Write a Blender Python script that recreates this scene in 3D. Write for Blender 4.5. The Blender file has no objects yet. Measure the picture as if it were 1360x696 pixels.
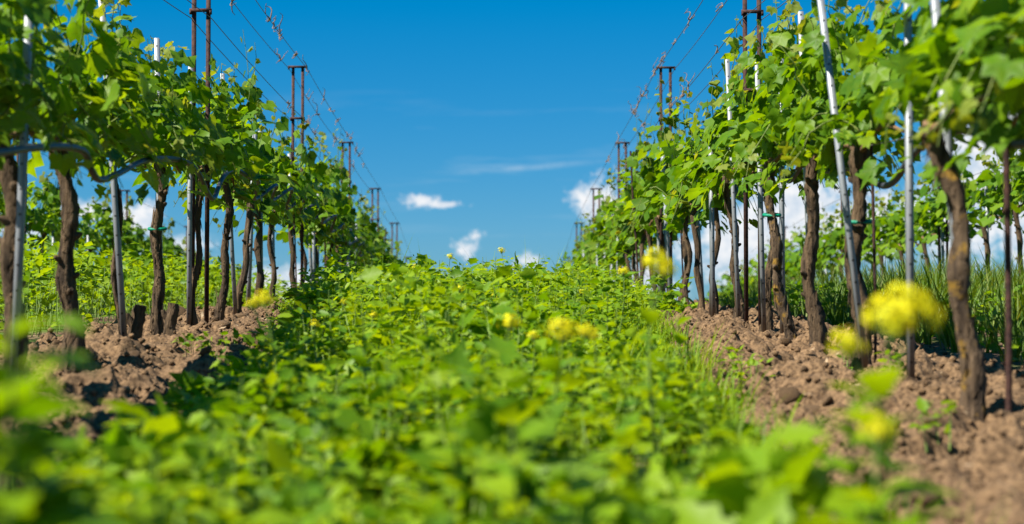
import bpy, math, random
import numpy as np
from mathutils import Vector, Matrix

# ------------------------------------------------------------------ camera, world, sun, exposure
R = math.radians
S = bpy.context.scene
COL = S.collection
cam = bpy.data.objects.new('camera', bpy.data.cameras.new('camera'))
COL.objects.link(cam)
cam.location = (0, 0, 0)
cam.rotation_euler = (R(90 + 2.0), 0, R(-0.7))
cam.data.sensor_width = 36
cam.data.lens = 58.4
cam.data.clip_start = 0.05
cam.data.clip_end = 20000
cam.data.dof.use_dof = True
cam.data.dof.focus_distance = 9.3
cam.data.dof.aperture_fstop = 2.5
cam.data.dof.aperture_blades = 9
S.camera = cam

SUN_AZ = R(-118)      # measured clockwise from the view direction (+Y)
SUN_EL = R(50)
EXPO = 1.2
S.view_settings.view_transform = 'Standard'
S.view_settings.look = 'None'
S.view_settings.gamma = 1
S.view_settings.exposure = EXPO
S.render.engine = 'CYCLES'
S.cycles.use_denoising = True
S.cycles.max_bounces = 8
S.cycles.transmission_bounces = 4
S.cycles.diffuse_bounces = 4
S.cycles.glossy_bounces = 2
S.cycles.caustics_reflective = False
S.cycles.caustics_refractive = False

sun = bpy.data.objects.new('sun', bpy.data.lights.new('sun', 'SUN'))
COL.objects.link(sun)
sun.data.energy = 5.0
sun.data.angle = R(0.53)
sun.data.color = (1.0, 0.95, 0.86)
sd = Vector((math.sin(SUN_AZ) * math.cos(SUN_EL), math.cos(SUN_AZ) * math.cos(SUN_EL), math.sin(SUN_EL)))
sun.rotation_euler = sd.to_track_quat('Z', 'Y').to_euler()

W = bpy.data.worlds.new('World')
S.world = W
W.use_nodes = True


class NT:
    """small helper for building node trees"""
    def __init__(self, tree):
        self.t = tree
        self.n = tree.nodes
        self.n.clear()

    def node(self, kind, props=None, **ins):
        nd = self.n.new(kind)
        for k, v in (props or {}).items():
            setattr(nd, k, v)
        for k, v in ins.items():
            key = int(k[1:]) if k[0] == '_' and k[1:].isdigit() else k.replace('__', ' ')
            self.set(nd.inputs[key], v)
        return nd

    def set(self, sock, v):
        if isinstance(v, bpy.types.NodeSocket):
            self.t.links.new(v, sock)
        else:
            sock.default_value = v

    def math(self, op, a, b=0.0, c=None, clamp=False):
        nd = self.n.new('ShaderNodeMath')
        nd.operation = op
        nd.use_clamp = clamp
        self.set(nd.inputs[0], a)
        self.set(nd.inputs[1], b)
        if c is not None:
            self.set(nd.inputs[2], c)
        return nd.outputs[0]

    def vmath(self, op, a, b=(0, 0, 0)):
        nd = self.n.new('ShaderNodeVectorMath')
        nd.operation = op
        self.set(nd.inputs[0], a)
        self.set(nd.inputs[1], b)
        return nd.outputs['Value'] if op == 'LENGTH' else nd.outputs['Vector']

    def rng(self, v, a, b, c=0.0, d=1.0, smooth=False):
        nd = self.n.new('ShaderNodeMapRange')
        nd.interpolation_type = 'SMOOTHSTEP' if smooth else 'LINEAR'
        for i, x in enumerate((v, a, b, c, d)):
            self.set(nd.inputs[i], x)
        return nd.outputs[0]

    def mix(self, f, a, b, blend='MIX'):
        nd = self.n.new('ShaderNodeMix')
        nd.data_type = 'RGBA'
        nd.blend_type = blend
        self.set(nd.inputs[0], f)
        self.set(nd.inputs[6], a)
        self.set(nd.inputs[7], b)
        return nd.outputs[2]

    def noise(self, vec, scale, detail=3.0, rough=0.55, dist=0.0):
        nd = self.n.new('ShaderNodeTexNoise')
        self.set(nd.inputs['Vector'], vec)
        nd.inputs['Scale'].default_value = scale
        nd.inputs['Detail'].default_value = detail
        nd.inputs['Roughness'].default_value = rough
        nd.inputs['Distortion'].default_value = dist
        return nd.outputs[0]

    def ramp(self, v, stops):
        nd = self.n.new('ShaderNodeValToRGB')
        cr = nd.color_ramp
        while len(cr.elements) < len(stops):
            cr.elements.new(0.5)
        for e, (p, c) in zip(cr.elements, stops):
            e.position = p
            e.color = (*c, 1)
        self.set(nd.inputs[0], v)
        return nd.outputs[0]


def build_sky():
    g = NT(W.node_tree)
    sky = g.node('ShaderNodeTexSky', {'sky_type': 'NISHITA', 'sun_disc': False, 'sun_elevation': SUN_EL,
                                     'sun_rotation': SUN_AZ, 'air_density': 1.0, 'dust_density': 0.15,
                                     'ozone_density': 3.0, 'altitude': 300.0})
    hs = g.node('ShaderNodeHueSaturation', Hue=0.497, Saturation=1.42, Value=0.92, Fac=1.0, Color=sky.outputs[0])
    k = 10 / 2 ** EXPO
    ch = g.node('ShaderNodeSeparateColor', Color=hs.outputs[0])
    grade = g.node('ShaderNodeCombineColor',
                   Red=g.math('MAXIMUM', g.math('MULTIPLY_ADD', ch.outputs[0], .29 * .1274 * k, -.029 * k), .0),
                   Green=g.math('MULTIPLY_ADD', ch.outputs[1], .39 * .1274 * k, .115 * k),
                   Blue=g.math('MULTIPLY_ADD', ch.outputs[2], .46 * .1274 * k, .30 * k)).outputs[0]
    tc = g.node('ShaderNodeTexCoord')
    sep = g.node('ShaderNodeSeparateXYZ', Vector=tc.outputs['Generated'])
    az = g.math('MULTIPLY', g.math('ARCTAN2', sep.outputs[0], sep.outputs[1]), 22.05)
    el = g.math('MULTIPLY', g.math('ARCSINE', sep.outputs[2]), 22.05)
    p = g.node('ShaderNodeCombineXYZ', X=az, Y=el, Z=0.0).outputs[0]
    # cumulus: centre (in hundredths of the view's angular unit, from the row's vanishing direction), radii
    puffs = [(-0.95, 1.58, .34, .13), (-0.62, 1.53, .34, .06), (-.32, .95, .34, .28, .62), (-.2, 1.12, .2, .16, .6), (.5, .78, .46, .22, .6), (.3, .7, .24, .2, .6),
             (1.5, 1.55, .5, .42), (1.62, 1.3, .3, .3), (4.0, 1.35, .9, .62, 1.3), (4.75, 1.2, .7, .5, 1.2), (3.3, 1.0, .8, .5, 1.2),
             (6.75, 2.0, 1.0, 1.3, 1.3), (5.9, 1.2, .9, .6), (7.9, 2.6, 1.2, .9), (-4.68, 1.3, .5, .28), (-5.3, 1.42, .5, .17),
             (-4.1, .95, .6, .2), (-2.8, .45, .7, .35), (-6.6, 1.2, .9, .4), (-1.6, .5, .7, .3), (1.9, .5, .9, .35),
             (-9.5, 1.6, 1.2, .6), (11, 1.7, 1.5, .7), (-13.5, 1.3, 1.6, .6), (15.5, 2.2, 1.8, .9)]
    best = None
    for (cx, cy, rx, ry, *thin) in puffs:
        d = g.vmath('MULTIPLY', g.vmath('SUBTRACT', p, (cx, cy, 0)), (1 / rx, 1 / ry, 0))
        m = g.math('SUBTRACT', thin[0] if thin else 1.0, g.vmath('LENGTH', d))
        best = m if best is None else g.math('MAXIMUM', best, m)
    # scattered cumulus goes on all round the horizon
    ring = g.node('ShaderNodeMapping', Scale=(.42, 1.1, 1), Vector=p).outputs[0]
    far = g.math('SUBTRACT', g.rng(g.noise(ring, 1.0, 2), .5, .72, -.3, .8),
                 g.rng(g.math('ABSOLUTE', g.math('SUBTRACT', el, 1.3)), .3, 2.2, 0, 1.6))
    away = g.rng(g.math('ABSOLUTE', az), 16, 19, 0, 1)
    best = g.math('MAXIMUM', best, g.math('SUBTRACT', g.math('MULTIPLY', far, away), g.math('SUBTRACT', 1.0, away)))
    nz = g.noise(p, 2.8, 8, .62, .35)
    nf = g.noise(p, 8.0, 6, .65)
    edge = g.math('ADD', best, g.math('ADD', g.math('MULTIPLY', g.math('SUBTRACT', nz, .5), 2.3),
                                      g.math('MULTIPLY', g.math('SUBTRACT', nf, .5), 1.2)))
    dens = g.rng(edge, .0, .75, 0, 1, True)
    # thin high streaks
    st = g.node('ShaderNodeMapping', Scale=(.35, 3.4, 1), Rotation=(0, 0, R(4)), Vector=p).outputs[0]
    cir = g.math('MULTIPLY', g.rng(g.noise(st, 1.0, 5, .55, .4), .55, .85), g.rng(el, .4, 1.6, 0, .3))
    cir = g.math('MULTIPLY', cir, g.rng(el, 2.0, 3.2, 1, 0))
    shade = g.rng(g.noise(p, 3.4, 4, .6), .34, .62)
    band = g.vmath('LENGTH', g.vmath('MULTIPLY', g.vmath('SUBTRACT', g.node('ShaderNodeMapping', Rotation=(0, 0, R(-4.5)), Vector=p).outputs[0], (.63, 1.98, 0)), (1 / 1.5, 1 / .07, 0)))
    cir = g.math('MAXIMUM', cir, g.math('MULTIPLY', g.rng(band, 1.0, .0, 0, .3, True), g.rng(nz, .25, .6)))
    ccol = g.mix(shade, (.62 * k, .72 * k, .84 * k, 1), (.97 * k, .97 * k, .98 * k, 1))
    c1 = g.mix(cir, grade, (.66 * k, .78 * k, .86 * k, 1))
    c2 = g.mix(g.math('MULTIPLY', dens, .96), c1, ccol)
    bg = g.node('ShaderNodeBackground', Color=c2, Strength=0.1)
    out = g.node('ShaderNodeOutputWorld')
    g.t.links.new(bg.outputs[0], out.inputs[0])


build_sky()

rs = np.random.RandomState(7)
random.seed(7)

# ------------------------------------------------------------------ materials


def new_mat(name):
    m = bpy.data.materials.new(name)
    m.use_nodes = True
    g = NT(m.node_tree)
    out = g.node('ShaderNodeOutputMaterial')
    return m, g, out


def leaf_mat(name, stops, trans=0.42, tcol=1.5, rough=0.5):
    m, g, out = new_mat(name)
    at = g.node('ShaderNodeAttribute', {'attribute_name': 'rnd'})
    oi = g.node('ShaderNodeObjectInfo')
    r = g.math('FRACT', g.math('ADD', at.outputs['Fac'], oi.outputs['Random']))
    geo = g.node('ShaderNodeNewGeometry')
    nz = g.noise(geo.outputs['Position'], 34.0, 3)
    c = g.ramp(r, stops)
    c = g.mix(g.rng(nz, .3, .75, 0, .35), c, (.17, .23, .006, 1))
    tc = g.mix(1.0, c, (1.75 * tcol, 1.45 * tcol, .2 * tcol, 1), 'MULTIPLY')
    bs = g.node('ShaderNodeBsdfPrincipled', Roughness=rough)
    g.set(bs.inputs['Base Color'], c)
    bs.inputs['Specular IOR Level'].default_value = .22
    bmp = g.node('ShaderNodeBump', Strength=.35, Distance=.004, Height=nz)
    g.set(bs.inputs['Normal'], bmp.outputs[0])
    tr = g.node('ShaderNodeBsdfTranslucent', Color=tc)
    mx = g.node('ShaderNodeMixShader', Fac=trans)
    g.set(mx.inputs[1], bs.outputs[0])
    g.set(mx.inputs[2], tr.outputs[0])
    g.t.links.new(mx.outputs[0], out.inputs[0])
    return m


def solid_mat(name, c1, c2, scale=20, rough=.8, metallic=0.0, bump=.4, stretch=(1, 1, 1), c3=None, dist=.01, detail=5):
    m, g, out = new_mat(name)
    tc = g.node('ShaderNodeTexCoord')
    mp = g.node('ShaderNodeMapping', Scale=stretch, Vector=tc.outputs['Object']).outputs[0]
    n = g.noise(mp, scale, detail, .62)
    c = g.mix(g.rng(n, .33, .68), (*c1, 1), (*c2, 1))
    if c3:
        n2 = g.noise(tc.outputs['Object'], 17, 4, .6)
        c = g.mix(g.rng(n2, .56, .66, 0, .75), c, (*c3, 1))
    bs = g.node('ShaderNodeBsdfPrincipled', Roughness=rough, Metallic=metallic)
    g.set(bs.inputs['Base Color'], c)
    bs.inputs['Specular IOR Level'].default_value = .3
    b = g.node('ShaderNodeBump', Strength=bump, Distance=dist, Height=n)
    g.set(bs.inputs['Normal'], b.outputs[0])
    g.t.links.new(bs.outputs[0], out.inputs[0])
    return m


def ground_mat():
    m, g, out = new_mat('ground_earth')
    geo = g.node('ShaderNodeNewGeometry')
    pos = geo.outputs['Position']
    n = g.noise(pos, 3.0, 8, .65)
    n2 = g.noise(pos, .03, 4, .5)
    soil = g.mix(g.rng(n, .35, .65), (.085, .05, .03, 1), (.2, .13, .085, 1))
    grass = g.mix(n, (.03, .07, .012, 1), (.09, .13, .03, 1))
    fld = g.mix(g.rng(n2, .4, .6), grass, (.17, .15, .06, 1))
    sp = g.node('ShaderNodeSeparateXYZ', Vector=pos)
    far = g.rng(g.vmath('LENGTH', pos), 30, 60)
    c = g.mix(far, g.mix(g.rng(g.noise(pos, 1.1, 4), .48, .56), soil, grass), fld)
    bs = g.node('ShaderNodeBsdfPrincipled', Roughness=.95)
    g.set(bs.inputs['Base Color'], c)
    bs.inputs['Specular IOR Level'].default_value = .1
    b = g.node('ShaderNodeBump', Strength=.8, Distance=.03, Height=n)
    g.set(bs.inputs['Normal'], b.outputs[0])
    g.t.links.new(bs.outputs[0], out.inputs[0])
    return m


VINE_LEAF = leaf_mat('vine_leaf_green', [(0, (.036, .115, .004)), (.45, (.075, .18, .005)), (.8, (.12, .225, .006)), (1, (.165, .26, .012))])
VINE_YOUNG = leaf_mat('vine_leaf_young', [(0, (.15, .21, .02)), (1, (.24, .27, .06))], .45, 1.2)
WEED_LEAF = leaf_mat('weed_leaf_green', [(0, (.055, .15, .003)), (.5, (.125, .235, .004)), (1, (.2, .3, .006))], .38, 1.5, .5)
GRASS_MAT = leaf_mat('grass_blade_green', [(0, (.05, .11, .015)), (.6, (.1, .17, .025)), (1, (.19, .2, .06))], .35, 1.3, .5)
PETAL = leaf_mat('mustard_petal_yellow', [(0, (.76, .68, .003)), (1, (.86, .82, .008))], .4, .6, .6)
BARK = solid_mat('vine_bark', (.016, .01, .006), (.16, .103, .055), 46, .95, 0, 1.0, (1, 1, .16), None, .03, 8)
BARK_LICHEN = solid_mat('vine_bark_lichen', (.022, .014, .009), (.17, .112, .064), 46, .95, 0, 1.0, (1, 1, .16), (.32, .18, .02), .03, 8)
SHOOT = solid_mat('green_shoot', (.09, .15, .02), (.17, .2, .04), 30, .55)
CANE = solid_mat('woody_cane', (.1, .055, .025), (.22, .13, .06), 40, .8)
SOIL = solid_mat('dry_soil', (.034, .018, .008), (.245, .15, .075), 55, .98, 0, .9, (1, 1, 1), None, .012, 9)
SOIL2 = solid_mat('dry_soil_pale', (.06, .033, .015), (.26, .163, .082), 55, .98, 0, .8, (1, 1, 1), None, .01, 8)
RUST = solid_mat('rusty_iron', (.02, .011, .01), (.075, .032, .022), 45, .8, .2, .5)


def zinc_mat():
    m, g, out = new_mat('galvanised_steel')
    tc = g.node('ShaderNodeTexCoord').outputs['Object']
    oi = g.node('ShaderNodeObjectInfo').outputs['Random']
    sp = g.node('ShaderNodeSeparateXYZ', Vector=tc)
    mp = g.node('ShaderNodeMapping', Scale=(1, 1, .25), Vector=tc).outputs[0]
    n = g.noise(mp, 40, 6, .65)
    c = g.mix(g.rng(n, .3, .7), (.18, .195, .215, 1), (.33, .35, .37, 1))
    c = g.mix(g.math('MULTIPLY', oi, .3), c, (.13, .13, .13, 1))
    rust = g.rng(g.noise(mp, 14, 5, .7), .6, .7)
    c = g.mix(g.math('MULTIPLY', rust, .7), c, (.12, .055, .025, 1))
    foot = g.rng(g.math('ADD', sp.outputs[2], g.math('MULTIPLY', n, .12)), .1, .3, .9, 0)
    c = g.mix(foot, c, (.12, .075, .045, 1))
    holes = g.math('LESS_THAN', g.math('FRACT', g.math('MULTIPLY', sp.outputs[2], 12)), .1)
    holes = g.math('MULTIPLY', holes, g.math('LESS_THAN', g.math('ABSOLUTE', sp.outputs[0]), .005))
    c = g.mix(g.math('MULTIPLY', holes, .85), c, (.02, .02, .02, 1))
    bs = g.node('ShaderNodeBsdfPrincipled', Roughness=.5, Metallic=.25)
    g.set(bs.inputs['Base Color'], c)
    g.t.links.new(bs.outputs[0], out.inputs[0])
    return m


ZINC = zinc_mat()
HOSE = solid_mat('grey_drip_hose', (.028, .032, .038), (.05, .055, .065), 20, .45, 0, .1)
WIRE = solid_mat('trellis_wire', (.06, .055, .055), (.14, .13, .12), 30, .55, .4, .1)
DRY = solid_mat('dry_tendril', (.1, .06, .035), (.26, .18, .11), 40, .9)
STRAW = solid_mat('dry_straw', (.2, .13, .07), (.42, .31, .19), 20, .9)
TIE = solid_mat('green_tie', (.0, .16, .09), (.0, .22, .12), 20, .5)
STEMG = solid_mat('weed_stem', (.08, .15, .02), (.14, .2, .035), 30, .6)
GROUND = ground_mat()

# ------------------------------------------------------------------ mesh helpers


class Batch:
    """collects triangles / quads of many pieces into one mesh"""
    def __init__(self):
        self.v, self.f, self.r, self.m = [], [], [], []
        self.n = 0

    def add(self, v, f, r=0.0, m=0):
        v = np.asarray(v, float)
        f = np.asarray(f, int)
        self.v.append(v)
        self.f.append(f + self.n)
        self.r.append(np.full(len(v), r) if np.isscalar(r) else np.asarray(r))
        self.m.append(np.full(len(f), m, int))
        self.n += len(v)

    def scatter(self, tv, tf, pos, rot, scale, rnd, m=0):
        """tv (k,3), tf (q,3); pos (n,3), rot (n,3,3) with columns as axes, scale (n,)"""
        n, k = len(pos), len(tv)
        if n == 0:
            return
        sc = scale if scale.ndim == 2 else scale[:, None]
        loc = tv[None, :, :] * sc[:, None, :]
        v = np.einsum('nij,nkj->nki', rot, loc) + pos[:, None, :]
        f = tf[None, :, :] + (np.arange(n) * k)[:, None, None]
        self.add(v.reshape(-1, 3), f.reshape(-1, tf.shape[1]), np.repeat(rnd, k), m)

    def mesh(self, name, mats, smooth=False):
        me = bpy.data.meshes.new(name)
        v = np.concatenate(self.v)
        sizes = np.concatenate([np.full(len(f), f.shape[1]) for f in self.f])
        idx = np.concatenate([f.ravel() for f in self.f])
        me.vertices.add(len(v))
        me.vertices.foreach_set('co', v.ravel())
        me.loops.add(len(idx))
        me.loops.foreach_set('vertex_index', idx.astype(np.int32))
        me.polygons.add(len(sizes))
        me.polygons.foreach_set('loop_start', np.concatenate([[0], np.cumsum(sizes)[:-1]]).astype(np.int32))
        me.polygons.foreach_set('material_index', np.concatenate(self.m).astype(np.int32))
        if smooth:
            me.polygons.foreach_set('use_smooth', np.ones(len(sizes), bool))
        a = me.attributes.new('rnd', 'FLOAT', 'POINT')
        a.data.foreach_set('value', np.concatenate(self.r))
        for mt in (mats if isinstance(mats, (list, tuple)) else [mats]):
            me.materials.append(mt)
        me.update()
        me.validate()
        return me

    def build(self, name, mats, parent=None, smooth=False):
        return link(name, self.mesh(name, mats, smooth), parent)


def link(name, me, parent=None, loc=None, rot=None):
    o = bpy.data.objects.new(name, me)
    COL.objects.link(o)
    if parent:
        o.parent = parent
    if loc is not None:
        o.location = loc
    if rot is not None:
        o.rotation_euler = rot
    return o


def tag(o, label=None, cat=None, group=None, kind=None):
    for k, v in (('label', label), ('category', cat), ('group', group), ('kind', kind)):
        if v:
            o[k] = v
    return o


def tube(b, pts, rad, sides=6, r=0.0, m=0, cap=True, gnarl=0.0):
    pts = np.asarray(pts, float)
    n = len(pts)
    rad = np.full(n, rad) if np.isscalar(rad) else np.asarray(rad)
    tan = np.gradient(pts, axis=0)
    tan /= np.linalg.norm(tan, axis=1)[:, None] + 1e-9
    ref = np.array([1.0, 0, 0]) if abs(tan[:, 0]).mean() < .8 else np.array([0, 0, 1.0])
    u = np.cross(tan, ref)
    u /= np.linalg.norm(u, axis=1)[:, None] + 1e-9
    w = np.cross(tan, u)
    a = np.arange(sides) / sides * 2 * np.pi
    rr = rad[:, None] * np.ones(sides)[None, :]
    if gnarl:
        ridge = rs.rand(sides) * .6 - .3
        rr = rr * (1 + gnarl * (rs.rand(n, sides) - .5) + gnarl * ridge[None, :])
    v = pts[:, None, :] + rr[:, :, None] * (np.cos(a)[None, :, None] * u[:, None, :] + np.sin(a)[None, :, None] * w[:, None, :])
    i = np.arange(n - 1)[:, None] * sides
    j = np.arange(sides)[None, :]
    k = (np.arange(sides) + 1) % sides
    f = np.stack([i + j, i + k[None, :], i + sides + k[None, :], i + sides + j], -1).reshape(-1, 4)
    b.add(v.reshape(-1, 3), f, r, m)
    if cap:
        base = b.n - n * sides
        for s0 in (0, (n - 1) * sides):
            c = pts[0] if s0 == 0 else pts[-1]
            ring = v.reshape(-1, 3)[s0:s0 + sides]
            b.add(np.vstack([ring, c]), np.array([[q, (q + 1) % sides, sides] for q in range(sides)]), r, m)


def box(b, c, s, r=0.0, m=0):
    c, s = np.asarray(c, float), np.asarray(s, float) / 2
    v = np.array([[x, y, z] for x in (-1, 1) for y in (-1, 1) for z in (-1, 1)]) * s + c
    b.add(v, [[0, 1, 3, 2], [4, 6, 7, 5], [0, 4, 5, 1], [2, 3, 7, 6], [0, 2, 6, 4], [1, 5, 7, 3]], r, m)


def frames(nrm, tip):
    """rotation matrices whose z is nrm and y lies towards tip"""
    nrm = nrm / (np.linalg.norm(nrm, axis=1)[:, None] + 1e-9)
    y = tip - (tip * nrm).sum(1)[:, None] * nrm
    y /= np.linalg.norm(y, axis=1)[:, None] + 1e-9
    x = np.cross(y, nrm)
    return np.stack([x, y, nrm], -1)


def vnoise(x, y, seed=0):
    """smooth value noise, vectorised"""
    xi, yi = np.floor(x).astype(np.int64), np.floor(y).astype(np.int64)
    fx, fy = x - xi, y - yi
    fx, fy = fx * fx * (3 - 2 * fx), fy * fy * (3 - 2 * fy)

    def h(a, b):
        t = np.sin(a * 127.1 + b * 311.7 + seed * 74.7) * 43758.5453
        return t - np.floor(t)
    return (h(xi, yi) * (1 - fx) + h(xi + 1, yi) * fx) * (1 - fy) + (h(xi, yi + 1) * (1 - fx) + h(xi + 1, yi + 1) * fx) * fy


def fbm(x, y, oct=4, seed=0, gain=.5):
    t, a, s = 0, 1, 0
    for i in range(oct):
        t = t + a * vnoise(x * 2 ** i, y * 2 ** i, seed + i * 13)
        s += a
        a *= gain
    return t / s


# ------------------------------------------------------------------ terrain
U = 4.5                                       # metres between trellis posts
ROW_L, ROW_R = -1.58, 1.42
ROWS = (ROW_L - 3.0, ROW_L, ROW_R, ROW_R + 3.0)
_t = np.linspace(-60, 1200, 25201)
_k = np.array([(-60, -14), (-10, -3.2), (-2, -1.05), (0, -.56), (.5, -.425), (1.08, -.29), (1.4, -.2), (1.7, -.115), (2, -.05), (2.5, .03),
               (2.9, .07), (3.3, .06), (4, -.05), (5, -.2), (6, -.42), (7, -.8), (8, -1.3), (10, -2.7), (15, -7), (25, -16), (45, -26), (80, -30), (1200, -32)])
_g = np.interp(_t, _k[:, 0], _k[:, 1])
_g = np.convolve(np.pad(_g, 10, mode='edge'), np.hanning(23)[1:-1] / np.hanning(23)[1:-1].sum(), 'valid')


def G(x, y):
    x, y = np.asarray(x, float), np.asarray(y, float)
    g = np.interp(y / U, _t, _g)
    side = np.clip(np.abs(x) - 25, 0, 400)
    g = g - side * .05
    for rx in ROWS:
        g = g + .03 * np.exp(-((x - rx) / .35) ** 2)
    return g - .02


def g1(x, y):
    return float(G(np.array([x]), np.array([y]))[0])


def W3(px, py, z):
    """photo direction at a depth of z post spacings, as a place in metres"""
    return np.array([(px - 653) * z / 490, z * U, (425 - py) * z / 490])


def grid_mesh(xs, ys, zf):
    X, Y = np.meshgrid(xs, ys)
    Z = zf(X, Y)
    v = np.stack([X, Y, Z], -1).reshape(-1, 3)
    nx, ny = len(xs), len(ys)
    i = np.arange(ny - 1)[:, None] * nx
    j = np.arange(nx - 1)[None, :]
    f = np.stack([i + j, i + j + 1, i + nx + j + 1, i + nx + j], -1).reshape(-1, 4)
    return v, f


b = Batch()
gx = np.unique(np.concatenate([np.linspace(-6, 6, 161), np.geomspace(6.3, 5000, 34), -np.geomspace(6.3, 5000, 34)]))
gy = np.unique(np.concatenate([np.linspace(-3, 36, 131), np.geomspace(37, 5200, 40), -np.geomspace(3.3, 260, 16)]))


def furrow(X, Y):
    """the sheet sinks where the tilled strips lie on it"""
    d = np.minimum(np.abs(X - ROW_L), np.abs(X - ROW_R))
    return -.14 * np.clip((.66 - d) / .12, 0, 1) * np.clip((Y - .9) / .3, 0, 1) * np.clip((21.9 - Y) / .3, 0, 1)


b.add(*grid_mesh(gx, gy, lambda X, Y: G(X, Y) + furrow(X, Y) + (fbm(X * 2.2, Y * 2.2, 3) - .5) * .05 * (np.abs(X) < 6)))
ground = b.build('ground', GROUND, smooth=True)
tag(ground, 'brown vineyard earth falling away over the hill', 'ground', kind='structure')


def clod_mesh(name, seed):
    import bmesh
    bm = bmesh.new()
    bmesh.ops.create_icosphere(bm, subdivisions=2 if seed % 2 else 1, radius=1)
    r = random.Random(seed)
    ph = [Vector((r.uniform(-9, 9), r.uniform(-9, 9), r.uniform(-9, 9))) for _ in range(3)]
    from mathutils import noise
    for v in bm.verts:
        d = 1 + .55 * noise.noise(v.co * 1.3 + ph[0]) + .3 * noise.noise(v.co * 2.9 + ph[1])
        v.co = v.co * d
        v.co.z *= .72
        v.co.x *= 1.15
    me = bpy.data.meshes.new(name)
    bm.to_mesh(me)
    bm.free()
    me.materials.append(SOIL if seed % 3 else SOIL2)
    me.polygons.foreach_set('use_smooth', np.ones(len(me.polygons), bool))
    return me


CLODS = [clod_mesh('soil_clod', i) for i in range(10)]


def worley(x, y, seed=0):
    """domed lumps: height of the nearest clod over each point"""
    best = np.zeros_like(x)
    xi, yi = np.floor(x), np.floor(y)
    for dx in (-1, 0, 1):
        for dy in (-1, 0, 1):
            cx, cy = xi + dx, yi + dy
            h1 = np.sin(cx * 127.1 + cy * 311.7 + seed) * 43758.5453
            h2 = np.sin(cx * 269.5 + cy * 183.3 + seed) * 43758.5453
            h3 = np.sin(cx * 419.2 + cy * 371.9 + seed) * 43758.5453
            h1, h2, h3 = h1 - np.floor(h1), h2 - np.floor(h2), h3 - np.floor(h3)
            rad = .25 + .6 * h3 ** 2
            d2 = (x - cx - h1) ** 2 + (y - cy - h2) ** 2
            best = np.maximum(best, np.sqrt(np.clip(rad * rad - d2, 0, None)))
    return best


def soil_z(rx, seed):
    def f(X, Y):
        e = np.clip(1 - (np.abs(X - rx) / .74) ** 4, -1, 1)
        n = fbm(X * 5.5 + 3, Y * 5.5, 5, seed, .6) - .5
        wx, wy = X + .05 * (fbm(X * 14, Y * 14, 2, 61) - .5), Y + .05 * (fbm(X * 14, Y * 14, 2, 62) - .5)
        lump = worley(wx * 3.1, wy * 3.1, seed + 1) * .06 * (fbm(X * 1.5, Y * 1.5, 2, 71) > .5) + worley(wx * 6, wy * 6, seed) * .075 + worley(wx * 13, wy * 13, seed + 3) * .045 + worley(wx * 27, wy * 27, seed + 7) * .02
        fine = fbm(X * 45, Y * 45, 2, seed + 9) - .5
        return G(X, Y) + .02 * e - .065 + (n * .10 + lump + fine * .03) * np.clip(e + .25, 0, 1)
    return f


def soil_strip(rx, seed, label, y0, y1, nclod):
    zf = soil_z(rx, seed)
    b = Batch()
    b.add(*grid_mesh(np.linspace(rx - .78, rx + .78, 120), np.concatenate([np.arange(y0, 9, .014), np.arange(9, y1, .024)]), zf))
    o = b.build('soil_strip', SOIL, smooth=True)
    tag(o, label, 'soil', kind='structure')
    # loose clods, the larger ones each an object
    r = np.random.RandomState(seed)
    for i in range(nclod):
        y = y0 + (13.5 - y0) * r.rand() ** 1.25
        x = rx + (r.rand() * 2 - 1) * .66
        s = .013 + .036 * r.rand() ** 2.0
        if r.rand() < .06:
            s *= 1.5
        z = float(zf(np.array([x]), np.array([y]))[0])
        c = link('soil_clod', CLODS[r.randint(10)], o, (x, y, z + s * .15), (r.rand() * .8, r.rand() * .8, r.rand() * 6.3))
        c.scale = (s * (1 + .5 * r.rand()), s, s * (.8 + .4 * r.rand()))
    # crumbs
    b = Batch()
    n = 7000
    ys = y0 + (16 - y0) * r.rand(n) ** 1.1
    xs = rx + (r.rand(n) * 2 - 1) * .7
    zz = zf(xs, ys)
    me = CLODS[0]
    tv = np.array([v.co[:] for v in me.vertices])
    tf = np.array([p.vertices[:] for p in me.polygons])
    ico = np.array([[0, 0, 1], [.9, 0, .3], [.3, .85, .35], [-.75, .5, .3], [-.7, -.55, .35], [.3, -.9, .3], [.1, .1, -.8]])
    ifc = np.array([[0, 1, 2], [0, 2, 3], [0, 3, 4], [0, 4, 5], [0, 5, 1], [6, 2, 1], [6, 3, 2], [6, 4, 3], [6, 5, 4], [6, 1, 5]])
    nr = r.randn(n, 3) * .5 + [0, 0, 1]
    b.scatter(ico, ifc, np.stack([xs, ys, zz + .003], -1), frames(nr, r.randn(n, 3)), .005 + .016 * r.rand(n) ** 2, r.rand(n))
    c = b.build('soil_crumbs', SOIL, o)
    c['kind'] = 'stuff'
    b = Batch()
    n = 420
    ys = y0 + (12 - y0) * r.rand(n)
    xs = rx + (r.rand(n) * 2 - 1) * .7
    nr = r.randn(n, 3) * .35 + [0, 0, 1]
    chip = (np.array([[0, 0, 0], [.2, .3, .1], [.1, .8, .05], [0, 1, .12], [-.15, .6, .08]]), np.array([[0, 1, 4], [1, 2, 4], [2, 3, 4]]))
    L = r.uniform(.012, .06, n)
    b.scatter(*chip, np.stack([xs, ys, zf(xs, ys) + .012], -1), frames(nr, r.randn(n, 3)), np.stack([L * r.uniform(.3, 1.2, n), L, L], -1), r.rand(n))
    c = b.build('straw_litter', STRAW, o)
    c['kind'] = 'stuff'
    return o, zf


soil_left, SZL = soil_strip(ROW_L, 3, 'bare tilled soil under the vine row with the looping hose', 1.2, 22, 190)
soil_right, SZR = soil_strip(ROW_R, 11, 'bare tilled soil under the vine row with lichen-spotted trunks', 1.2, 22, 290)

# ------------------------------------------------------------------ leaf templates


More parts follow.
